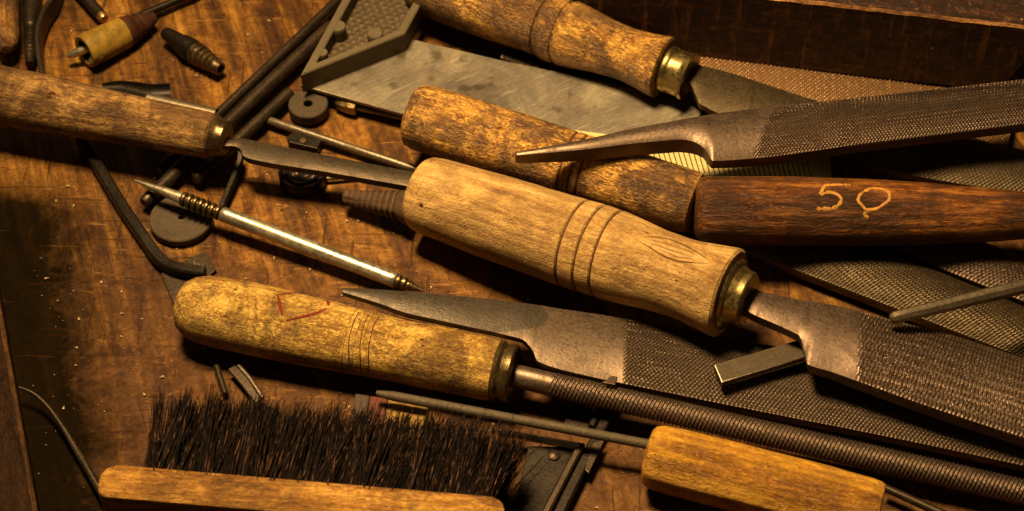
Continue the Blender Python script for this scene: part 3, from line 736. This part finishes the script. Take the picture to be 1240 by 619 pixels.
for iz in range(9):
    zt_ = -.22 - iz * .33
    nx = int((xR - xL) / .30)
    for ix in range(nx):
        tx = xL + (ix + .5 + (.5 if iz % 2 else 0)) * (xR - xL) / (nx + .5)
        fx = (tx - xL) / (xR - xL)
        tl = .06 + rs.gauss(0, .11) + .32 * max(0, fx - .86) / .14 * rs.random() - .10 * max(0, .05 - fx) / .05 * rs.random()
        tu = rs.gauss(.01, .04) + (.02 if iz == 0 else 0)
        tln = 2.85 + rs.gauss(0, .12) - .1 * fx
        conv = rs.uniform(.35, .95)
        for q in range(50 if iz < 4 else 24):
            k += 1
            ox, oz = rs.gauss(0, .10), rs.gauss(0, .09)
            lean = tl + rs.gauss(0, .035); up = tu + rs.gauss(0, .03); bend = rs.gauss(0, .10); bz = rs.gauss(0, .06) - .05
            ln = tln + rs.gauss(0, .17)
            if rs.random() < .05: lean += rs.gauss(.08, .22); up += abs(rs.gauss(0, .05)); ln += .12
            r = .015 + .022 * rs.random() ** 2
            base = len(V)
            for i in range(5):
                t = i / 4; rr = r * (1 - .6 * t); cv = 1 - (1 - conv) * t * (2 - t)
                cx = tx + ox * cv * 1.25 + lean * ln * t + bend * t * t; cz = zt_ + oz * cv + up * ln * t + bz * t * t
                for j in range(3):
                    a = j * 2.094 + k
                    V.append((cx + rr * math.cos(a), -.08 + ln * t, min(cz, .02 + .25 * t) + rr * math.sin(a)))
            for i in range(4):
                for j in range(3):
                    j2 = (j + 1) % 3
                    F.append((base + i * 3 + j, base + i * 3 + j2, base + i * 3 + 3 + j2, base + i * 3 + 3 + j))
o = mesh_obj('bristles', V, F, HAIR, t_b, sharp=180); o['kind'] = 'stuff'

# (13) try square: casting + plate ------------------------------------------------------------------------
zr = 1.75
M = frame(P(364, 95, zr), P(490, 42, zr))
t_s = thing('try_square', M, 'grey steel square with a ribbed cast head and a wide stained blade', 'square')
plate('blade', [(364, 103), (497, 47), (610, 74), (736, 100), (800, 116), (838, 128), (850, 136), (846, 142), (800, 168), (730, 196), (488, 138)], .86, .14, PLATE, t_s, bev=.02)
inv = M.inverted()
def strip(name, pix, z0, w_in, th, mat):
    """rim of the casting: outline px, inner offset towards the casting"""
    pts = [P(a, b, z0) for a, b in pix]
    bm = bmesh.new(); n = len(pts)
    cen = P(450, -20, z0)
    out = []; inn = []
    for i, p in enumerate(pts):
        a = pts[i - 1] if i else None; b = pts[i + 1] if i < n - 1 else None
        ns = []
        for u, v in ((a, p), (p, b)):
            if u is None or v is None: continue
            t = (v - u).normalized(); nn = Vector((-t.y, t.x, 0))
            if nn.dot(cen - p) < 0: nn = -nn
            ns.append(nn)
        nn = sum(ns, Vector()); k = 1.0
        if len(ns) == 2: nn.normalize(); k = 1 / max(.35, nn.dot(ns[0]))
        out.append(p); inn.append(p + nn * w_in * k)
    rows = []
    for q, zz in ((out, 0), (inn, 0), (inn, -th), (out, -th)):
        rows.append([bm.verts.new(inv @ (p + Vector((0, 0, zz)))) for p in q])
    for r in range(4):
        for i in range(n - 1):
            bm.faces.new((rows[r][i], rows[r][i + 1], rows[(r + 1) % 4][i + 1], rows[(r + 1) % 4][i]))
    for i in (0, n - 1): bm.faces.new([rows[r][i] for r in range(4)])
    bmesh.ops.recalc_face_normals(bm, faces=bm.faces)
    bmesh.ops.bevel(bm, geom=list(bm.edges), offset=.03, segments=2, affect='EDGES')
    return bm_obj(name, bm, [mat], t_s, smooth=False)
strip('rim', [(446, -60), (417, -5), (364, 91), (490, 41), (512, 0), (545, -60)], zr, .3, .95, CAST)
# recessed web with cast cross-hatching
web = [(372, 86), (486, 38), (508, 0), (540, -58), (450, -58), (420, -4)]
pts = [inv @ P(a, b, zr - .62) for a, b in web]
bm = bmesh.new(); f = bm.faces.new([bm.verts.new(p) for p in pts])
r = bmesh.ops.extrude_face_region(bm, geom=[f]); bmesh.ops.translate(bm, vec=(0, 0, -.2), verts=[v for v in r['geom'] if isinstance(v, bmesh.types.BMVert)])
m = Mat('hatched_casting'); q = m.mapped((1, 1, 1), (0, 0, .35))
wv = []
for ro in (.2, 1.45):
    nd = m.n('ShaderNodeTexWave'); m.set(nd.inputs['Vector'], m.mapped((1, 1, 1), (0, 0, ro))); nd.inputs['Scale'].default_value = 1.15; nd.inputs['Distortion'].default_value = .3; wv.append(nd.outputs['Fac'])
hh = m.math('MULTIPLY', wv[0], wv[1]); nn = m.noise(m.co, 6, 6, .7)
HATCH = m.done(m.mix(m.ramp(nn, [(.4, .7), (.6, 0.0)]), (.085, .060, .034), (.04, .026, .013)), .55, m.bump(m.math('ADD', hh, m.math('MULTIPLY', nn, .3)), .5, .08), .4, spec=.15)
bm_obj('web', bm, [HATCH], t_s)
for bx, by, br in ((409, 31, 10), (454, 40, 9.5), (390, 63, 7)):
    p = inv @ P(bx, by, zr - .02); c = br * cmpx(P(bx, by, zr))
    V, F = lathe_arrays([(-.7, c), (-.04, c), (0, c * .9), (0.0, 0)], seg=32)
    mesh_obj('boss', [(p.x + y, p.y + z, p.z + x) for x, y, z in V], F, CAST, t_s)

# steel rule under the golden-brown handle
M = frame(P(640, 160, .55), P(1000, 205, .55))
t_r = thing('steel_rule', M, 'yellowed steel rule with fine graduations peeping out under the half-round file', 'rule')
plate('rule_blade', [(640, 150), (760, 166), (1005, 186), (1008, 222), (830, 216), (630, 196)], 1.02, .1, RULE, t_r, bev=.015)
V, F = [], []; inv = M.inverted()
for k in range(34):
    x = 770 + k * 6.2; ln = 1.0
    a, b = inv @ P(x, 176 + (x - 770) * .045, 1.026), inv @ P(x + 9, 203 + (x - 770) * .09, 1.026)
    s = Vector((.022, 0, 0)); o_ = len(V)
    for q in (a - s, a + s, b + s, b - s): V.append(tuple(q))
    for q in (a - s, a + s, b + s, b - s): V.append((q.x, q.y, q.z - .015))
    F += [(o_, o_ + 1, o_ + 2, o_ + 3), (o_, o_ + 4, o_ + 5, o_ + 1), (o_ + 1, o_ + 5, o_ + 6, o_ + 2), (o_ + 2, o_ + 6, o_ + 7, o_ + 3), (o_ + 3, o_ + 7, o_ + 4, o_)]
mesh_obj('graduations', V, F, TICK, t_r)

# (14) scriber ----------------------------------------------------------------------------------------------
M, L, st = axis((162, 218), 1.15, (514, 353), .5)
t_sc = thing('scriber', M, 'nickel pocket scriber with a ridged grip and a needle point', 'scriber')
lathe('needle', [st(0, 0), st(.003, 1.2), st(.04, 3.2), st(.10, 5.6), st(.15, 7.0), st(.165, 7.2), st(.165, 0)], NICKEL, t_sc, seg=32)
pr = [st(.16, 0), st(.16, 6)]
for k in range(7):
    s = .165 + k * .0195; pr += [st(s, 6.0), st(s + .003, 9), st(s + .010, 9.6), st(s + .014, 9), st(s + .017, 6.0)]
pr += [st(.305, 6.5), st(.305, 0)]
lathe('ridged_grip', pr, BRONZE, t_sc, seg=40, step=.03)
lathe('barrel', [st(.302, 0), st(.302, 8), st(.308, 9.3), st(.6, 9.6), st(.90, 9.6), st(.903, 8.8), st(.905, 0)], NICKEL, t_sc, seg=48)
lathe('tail', [st(.9, 7), st(.905, 8.5), st(.915, 8.8), st(.92, 6), st(.925, 8.2), st(.935, 8.4), st(.94, 6), st(.946, 6.6), st(.97, 4), st(1.0, .8), st(1.0, 0)], BRONZE, t_sc, seg=32, step=.03)

# (15) small rods and wires ----------------------------------------------------------------------------------
def rod(name, p0, z0, p1, z1, r, mat, label, cat, r1=None, seg=28, cap=2):
    M, L, st = axis(p0, z0, p1, z1)
    o = lathe(name, [st(0, 0), st(0, r * .75), st(.012, r), st(.988, r1 or r), st(1, (r1 or r) * .75), st(1, 0)], mat, M=M, seg=seg, step=.5)
    return tag(o, label, cat)
rod('thin_rod', (323, 145), .35, (512, 208), .35, 5, SHANK, 'thin bright steel rod ending beside the big round hole washer', 'rod')
M, L, st = axis((406, 124), .35, (495, 144), .4)
t_q = thing('brass_nib', M, 'small brass nib on a thin stem under the blade of the square', 'nib')
lathe('nib', [st(0, 0), st(0, 4), st(.03, 6.5), st(.1, 8.5), st(.2, 10), st(.29, 10), st(.31, 7), st(.31, 0)], BRASS, t_q, seg=32, sides=6, step=.05)
lathe('stem', [st(.3, 0), st(.3, 4), st(1, 3.6), st(1, 0)], SHANK, t_q, seg=24)

rods = [((420, -10), .5, (192, 207), .42, 6.0, 'long dark rod, uppermost of the bundle behind the dusty handle'),
        ((402, 30), .62, (174, 246), .5, 8.2, 'thick dark rod in the middle of the bundle, its round end by the grey disc'),
        ((352, 111), .5, (236, 218), .5, 7.5, 'short dark rod nearest the washer, passing under the narrow file ferrule')]
for p0, z0, p1, z1, r, lb in rods:
    o = rod('dark_rod', p0, z0, p1, z1, r, IRON, lb, 'rod'); o['group'] = 'dark rods bundled behind the dusty handle'
rod('thin_wire', (388, 28), .3, (205, 214), .25, 3.0, BLACK, 'thin black wire lying between the dark rods', 'wire')
# flat-sided key under the narrow file
pts = curve_pts([P(276, 176, .9), P(289, 180, .8), P(291, 190, .7), P(283, 215, .45), P(268, 252, .3)], 24)
o = sweep('bent_key', pts, circ(.14, 6), BLACK, sharp=25)
tag(o, 'thin bent hexagonal key leaning down from the narrow file', 'hex key')

# hooked lever at the left
pts = curve_pts([P(98, 168, .35), P(125, 212, .35), P(152, 256, .35), P(180, 297, .35), P(190, 311, .35), P(202, 321, .35), P(220, 327, .4), P(248, 331, .4)], 60)
o = sweep('hooked_bar', pts, rectsec(.40, .42, .06), BLACK)
tag(o, 'black hooked iron bar bending towards the rounded yellowish handle', 'hook')
# dark plate under its hook
M = frame(P(196, 331, .12), P(250, 306, .12))
t_p = thing('small_plate', M, 'dark rectangular steel plate under the tip of the hooked bar', 'plate')
plate('plate_body', [(195, 331), (248, 304), (262, 326), (211, 370)], .13, .12, IRON, t_p, bev=.02)
for k in range(3):
    a = P(235 + k * 5, 317 + k * 2.5, .15); b = P(238 + k * 5, 324 + k * 2.5, .15)
    sweep('raised_bar', [a, b], rectsec(.06, .06, .01), SHANK, t_p)

# washer, disc, spool, nut
def puck(name, px, rpx, z, th, mat, label, cat, hole=0, bev=.04, top=None):
    p = P(*px, z); c = cmpx(p); R = rpx * c; hr = hole * c
    pr = [(-th, hr), (-th, R - bev), (-th + bev, R), (-bev, R), (0, R - bev), (0, max(hr, .001) + .02), (-.02, max(hr, .001))]
    pr = pr + [(-th, hr)] if hole else pr
    V, F = lathe_arrays(pr, seg=72, step=.2, cap=False)
    V = [(y, z_, x) for x, y, z_ in V]
    F = [f[::-1] for f in F]
    return tag(mesh_obj(name, V, F, mat, M=upright(p)), label, cat)
puck('washer', (373, 125), 24, .56, .46, GREYD, 'thick grey washer with a centre hole beside the corner of the square', 'washer', hole=5.5)
puck('disc', (219, 263), 38.5, .34, .30, GREYD, 'large flat grey disc with a pinhole under the scriber', 'disc', hole=3.2)
p = P(366, 207, .55); c = cmpx(p)
t_k = thing('grease_cap', upright(p), 'dark ringed cap smeared with pale paste under the narrow file', 'cap')
R = 29 * c
pr = [(-.52, 0.01), (-.52, R * .97), (-.42, R), (-.05, R), (0, R * .96), (0, R * .88), (-.1, R * .84), (-.1, R * .74), (-.03, R * .70), (-.03, R * .62), (-.11, R * .58), (-.11, .01)]
V, F = lathe_arrays(pr, seg=64, step=.1, cap=False); mesh_obj('cap_body', [(y, z_, x) for x, y, z_ in V], [f[::-1] for f in F], BLACK, t_k, sharp=30)
PASTE = plain('pale_paste', (.26, .17, .115), .6)
for k in range(14):
    a = random.uniform(0, 6.28); r0 = R * random.choice((.25, .4, .5, .66, .9)); zz = -.1 if r0 < R * .58 else 0.0
    pts = [Vector(((r0 + .05 * noise.noise((k, j, 0))) * math.cos(a + j * .12), (r0 + .05 * noise.noise((k, j, 4))) * math.sin(a + j * .12), zz + .005)) for j in range(7)]
    v, f = sweep_arrays(pts, circ(.05, 6, .6), [.4, .9, 1, 1, .8, .6, .4])
    mesh_obj('paste_smear', [tuple(x) for x in v], f, PASTE, t_k)
M = upright(P(367, 171, .4))
t_nut = thing('square_nut', M, 'small dark square nut with a pale screw head behind the narrow file', 'nut')
plate('nut_body', [(347, 166), (356, 158), (378, 159), (391, 166), (384, 180), (350, 172)], .4, .38, BLACK, t_nut, bev=.04)
V, F = lathe_arrays([(0, .13), (.05, .12), (.07, .06), (.07, 0)], seg=20); mesh_obj('screw_head', [(y, z_, x) for x, y, z_ in V], F, RUST, t_nut)
rod('thin_pin', (388, 217), .2, (430, 213), .2, 3, SHANK, 'thin steel pin between the grease cap and the rusty screw', 'pin')

# (16) rusty tapered screw -------------------------------------------------------------------------------------
M, L, st = axis((415, 237), .75, (502, 252), 1.0)
pr = [st(0, 0), st(0, 3)]
for k in range(9):
    s = .03 + k * .085; r0 = 8 + 13 * (s ** .9)
    pr += [st(s, r0 * .90), st(s + .025, r0 * 1.03), st(s + .05, r0 * 1.04), st(s + .07, r0 * .91)]
pr += [st(.84, 19), st(.9, 22), st(1.0, 23), st(1.0, 0)]
o = lathe('rusty_screw', pr, RUST, M=M, seg=48, step=.05, wob=.16, seed=3)
tag(o, 'rusty tapered screw pointing left out from the blunt end of the pale grooved handle', 'screw')

# (17) things at the top left ----------------------------------------------------------------------------------
M, L, st = axis((6, -60), .95, (8, 60), .95)
o = lathe('short_handle', [st(0, 0), st(0, 14), st(.3, 16), st(.85, 16), st(.95, 13), st(1.0, 6), st(1, 0)], W_BROWN, M=M, seg=40, wob=.03)
tag(o, 'short brown handle end in the top left corner', 'handle')
M, L, st = axis((39, -40), .55, (36, 78), .5)
pr = [st(0, 0), st(0, 12), st(.5, 11), st(.62, 9)]
for k in range(8):
    s = .64 + k * .036; pr += [st(s, 6.5), st(s + .01, 8.6 - k * .25), st(s + .022, 8.6 - k * .25), st(s + .03, 6.5)]
pr += [st(.95, 6), st(1, 5.5), st(1, 0)]
o = lathe('threaded_bit', pr, IRON, M=M, seg=32, step=.06)
tag(o, 'dark bit with a threaded shank standing out in the top left corner', 'bit')
pts = curve_pts([P(74, -22, .55), P(66, 4, .55), P(55, 22, .55), P(48, 42, .55), (P(48, 68, .5)), P(54, 100, .45)], 40)
o = sweep('curved_scraper', pts, rectsec(.22, .9, .05), IRON)
tag(o, 'curved dark scraper blade on edge beside the threaded bit', 'scraper')
M, L, st = axis((84, -25), .45, (127, 24), .4)
t_cr = thing('capped_rod', M, 'dark rod with a bright copper cap pointing at the yellow plug', 'rod')
lathe('shaft', [st(0, 0), st(0, 8), st(.9, 7), st(.9, 0)], IRON, t_cr, seg=32)
lathe('copper_cap', [st(.89, 0), st(.89, 6.8), st(.96, 6.8), st(.99, 5.5), st(1, 3), st(1, 0)], COPPER, t_cr, seg=32, step=.05)
rod('slender_rod', (168, 20), .35, (240, -10), .35, 5, BLACK, 'slender black rod running off the top edge behind the taped plug', 'rod')
M, L, st = axis((102, 63), .72, (187, 21), .5)
t_y = thing('taped_plug', M, 'tapered plug wrapped in yellow and red tape with two metal prongs', 'plug')
lathe('yellow_sleeve', [st(.02, 15), st(0, 16), st(0, 20), st(.02, 20.8), st(.3, 20.5), st(.44, 20), st(.56, 19.4), st(.56, 10)], YELLOW, t_y, seg=56, cap=False, wob=.02)
lathe('liner', [st(.02, 15.2), st(.10, 14), st(.16, 0)], HOLE, t_y, seg=40, cap=False)
pr = [st(.55, 10), st(.55, 19.2), st(.62, 18.6)]
for s in (.68, .76, .84): pr += [st(s, 18 - (s - .62) * 26), st(s + .005, 19 - (s - .62) * 26), st(s + .025, 18.7 - (s - .62) * 27), st(s + .03, 17 - (s - .62) * 27)]
pr += [st(.93, 9), st(1.0, 7), st(1, 0)]
lathe('red_sleeve', pr, RED, t_y, seg=48, step=.06, wob=.02)
for a, b in (((82, 68), (108, 58)), ((109, 75), (122, 66))):
    pts = [P(*a, .5), P(*a, .5).lerp(P(*b, .75), .3), P(*b, .75)]
    sweep('prong', pts, circ(.16, 14), NICKEL, t_y, scale=[.55, 1, 1])
M, L, st = axis((199, 39), .55, (267, 84), .5)
t_c = thing('drill_chuck', M, 'dark little drill chuck with ringed brass-worn collar on the open bench', 'chuck')
lathe('chuck_body', [st(0, 0), st(0, 6), st(.03, 8), st(.15, 9.5), st(.30, 11), st(.31, 12.3), st(.42, 14), st(.5, 14), st(.52, 12.6), st(.52, 0)], BLACK, t_c, seg=40, step=.08)
pr = [st(.5, 0), st(.5, 12)]
for k, r in enumerate((14, 13.6, 12.5, 11.5, 10.3)):
    s = .54 + k * .07; pr += [st(s, r - 1.6), st(s + .015, r), st(s + .045, r), st(s + .06, r - 1.6)]
pr += [st(.90, 9.5), st(.97, 8.5), st(1.0, 8.2), st(1.0, 5.5), st(.93, 5), st(.93, 0)]
lathe('ringed_collar', pr, BRONZE, t_c, seg=40, step=.04)

# bent sheet clip behind the dusty handle
M = frame(P(178, 120, .6), P(262, 139, .6))
t_cl = thing('sheet_clip', M, 'dark folded sheet-metal clip with a rolled edge behind the dusty handle', 'clip')
inv = M.inverted()
a, b = P(179, 121, .62), P(262, 140, .55); V, F = [], []
a, b = inv @ a, inv @ b
for k in range(2):
    p = (a, b)[k]
    for rr in (.27, .235):
        for j in range(17):
            t = math.radians(-20 + 220 * j / 16); V.append((p.x, p.y + rr * math.cos(t), p.z + rr * math.sin(t)))
q = 17
for j in range(16):
    F += [(j, j + 1, 2 * q + j + 1, 2 * q + j), (q + j, 3 * q + j, 3 * q + j + 1, q + j + 1), (j, q + j, q + j + 1, j + 1), (2 * q + j, 2 * q + j + 1, 3 * q + j + 1, 3 * q + j)]
F += [(0, 2 * q, 3 * q, q), (16, 16 + q, 16 + 3 * q, 16 + 2 * q)]
mesh_obj('rolled_edge', V, F, SHANK, t_cl)
pts = curve_pts([P(123, 106, .5), P(140, 105, .55), P(160, 108, .6), P(182, 113, .62), P(206, 112, .6)], 24)
tro = [(.40 * math.cos(math.radians(a)), .34 * math.sin(math.radians(a)) + .1) for a in range(180, 361, 15)]
tro += [(.35 * math.cos(math.radians(a)), .29 * math.sin(math.radians(a)) + .1) for a in range(360, 179, -15)]
sweep('folded_wing', pts, tro, BLACK, t_cl, scale=[.45 + .55 * min(1, k / 15) for k in range(24)])

# (18) dividers / clamp at the bottom --------------------------------------------------------------------------
M = frame(P(650, 640, .3), P(735, 510, .3))
t_d = thing('bench_clamp', M, 'black riveted hinge clamp with two slim legs under the round file', 'clamp')
plate('hinge_plate', [(640, 540), (697, 541), (652, 632), (618, 632)], .42, .3, BLACK, t_d, bev=.03)
p = M.inverted() @ P(671, 552, .42); c = cmpx(P(671, 552, .42))
V, F = lathe_arrays([(0, 8 * c), (.06, 7.5 * c), (.1, 5 * c), (.11, 0)], seg=24); mesh_obj('rivet', [(p.x + y, p.y + z_, p.z + x) for x, y, z_ in V], F, IRON, t_d)
sweep('hinge_tube', [P(596, 522, .55), P(648, 531, .55), P(702, 541, .55)], circ(.13, 16), NICKEL, t_d)
sweep('leg', curve_pts([P(704, 540, .45), P(682, 582, .45), P(652, 640, .45)], 10), rectsec(.26, .4, .06), IRON, t_d)
sweep('leg', curve_pts([P(754, 466, .35), P(728, 520, .35), P(700, 575, .35), P(668, 640, .35)], 14), rectsec(.34, .3, .05), BLACK, t_d)
sweep('leg', curve_pts([P(738, 470, .35), P(722, 505, .35), P(716, 518, .35)], 8), rectsec(.22, .3, .05), BLACK, t_d)
plate('bright_tab', [(718, 536), (733, 531), (713, 573), (708, 568)], .52, .08, IRON, t_d, bev=.02)
# two little prong tips peeping over the round file
V, F = lathe_arrays([(0, .30), (.5, .2), (.8, .03), (.8, 0)], seg=4)
o = plate('steel_chip', [(729, 463), (741, 455), (748, 456), (745, 466)], 1.75, .12, IRON, bev=.02)
tag(o, 'pale steel chip caught between the broad file and the round file', 'chip')
# pale flat strip under the needle file
o = plate('tin_strip', [(690, 492), (728, 500), (716, 524), (682, 516)], .14, .08, IRON, bev=.015)
tag(o, 'small dark tin strip on the bench below the round file teeth', 'strip')

# painted scrap behind the bristles
M = frame(P(425, 483, .5), P(520, 498, .5))
t_ps = thing('painted_stick', M, 'little paint-daubed stick with red and yellow bands behind the bristles', 'stick')
for nm, x0, x1, mt in (('grey_band', 430, 448, GREYPAINT), ('red_band', 448, 470, REDPAINT), ('yellow_band', 470, 519, YELPAINT)):
    y = lambda x: 476 + (x - 430) * .155
    plate(nm, [(x0 + .15, y(x0)), (x1 - .15, y(x1)), (x1 - 6, y(x1) + 32), (x0 - 6, y(x0) + 32)], .95, .75, mt, t_ps, bev=.06)
# pins behind the brush
rod('small_pin', (262, 443), .2, (273, 478), .2, 4, IRON, 'short grey pin upright behind the left end of the bristles', 'pin')
t_v = sweep('folded_strip', [P(281, 446, .35), P(296, 463, .35), P(314, 486, .3)], rectsec(.3, .12, .02), IRON)
tag(t_v, 'small folded dark strip lying just under the rounded yellowish handle', 'strip')
sweep_o = sweep('steel_needle', [P(289, 443, .42), P(303, 459, .42), P(318, 482, .4)], circ(.08, 10), SHANK)
tag(sweep_o, 'bright thin needle beside the folded dark strip', 'needle')

# curved awl at the lower left
pts = curve_pts([P(23, 469, .75), P(38, 475, .7), P(53, 487, .6), P(71, 510, .5), P(99, 556, .4), P(138, 624, .4), P(150, 646, .4)], 60)
o = sweep('curved_awl', pts, circ(.13, 16), IRON, scale=[.35 + .65 * min(1, k / 34) for k in range(60)])
tag(o, 'slender curved dark awl leaning on the wooden rail', 'awl')

# ------------------------------------------------------------------ sawdust crumbs on the bench
V, F = [], []
rs = random.Random(11)
for k in range(900):
    px, py = rs.uniform(40, 1000), rs.uniform(20, 640)
    p = P(px, py, 0.0); s = .014 + .045 * rs.random() ** 5
    base = len(V)
    pts = [Vector((rs.gauss(0, 1), rs.gauss(0, 1), rs.gauss(0, .6))).normalized() * s for _ in range(5)]
    pts = [Vector((s, 0, 0)), Vector((-s * .5, s * .8, 0)), Vector((-s * .6, -s * .8, 0)), Vector((rs.gauss(0, s * .2), 0, s * .9)), Vector((0, 0, -s))]
    a = rs.random() * 6.28; R_ = Matrix.Rotation(a, 3, 'Z'); stx = 1 + rs.random() * 1.2
    for q in pts:
        q = R_ @ Vector((q.x * stx, q.y, q.z)); V.append((p.x + q.x, p.y + q.y, s * .2 + q.z))
    F += [(base, base + 1, base + 3), (base + 1, base + 2, base + 3), (base + 2, base, base + 3), (base + 1, base, base + 4), (base + 2, base + 1, base + 4), (base, base + 2, base + 4)]
o = mesh_obj('sawdust', V, F, CRUMB, sharp=30); o['kind'] = 'stuff'
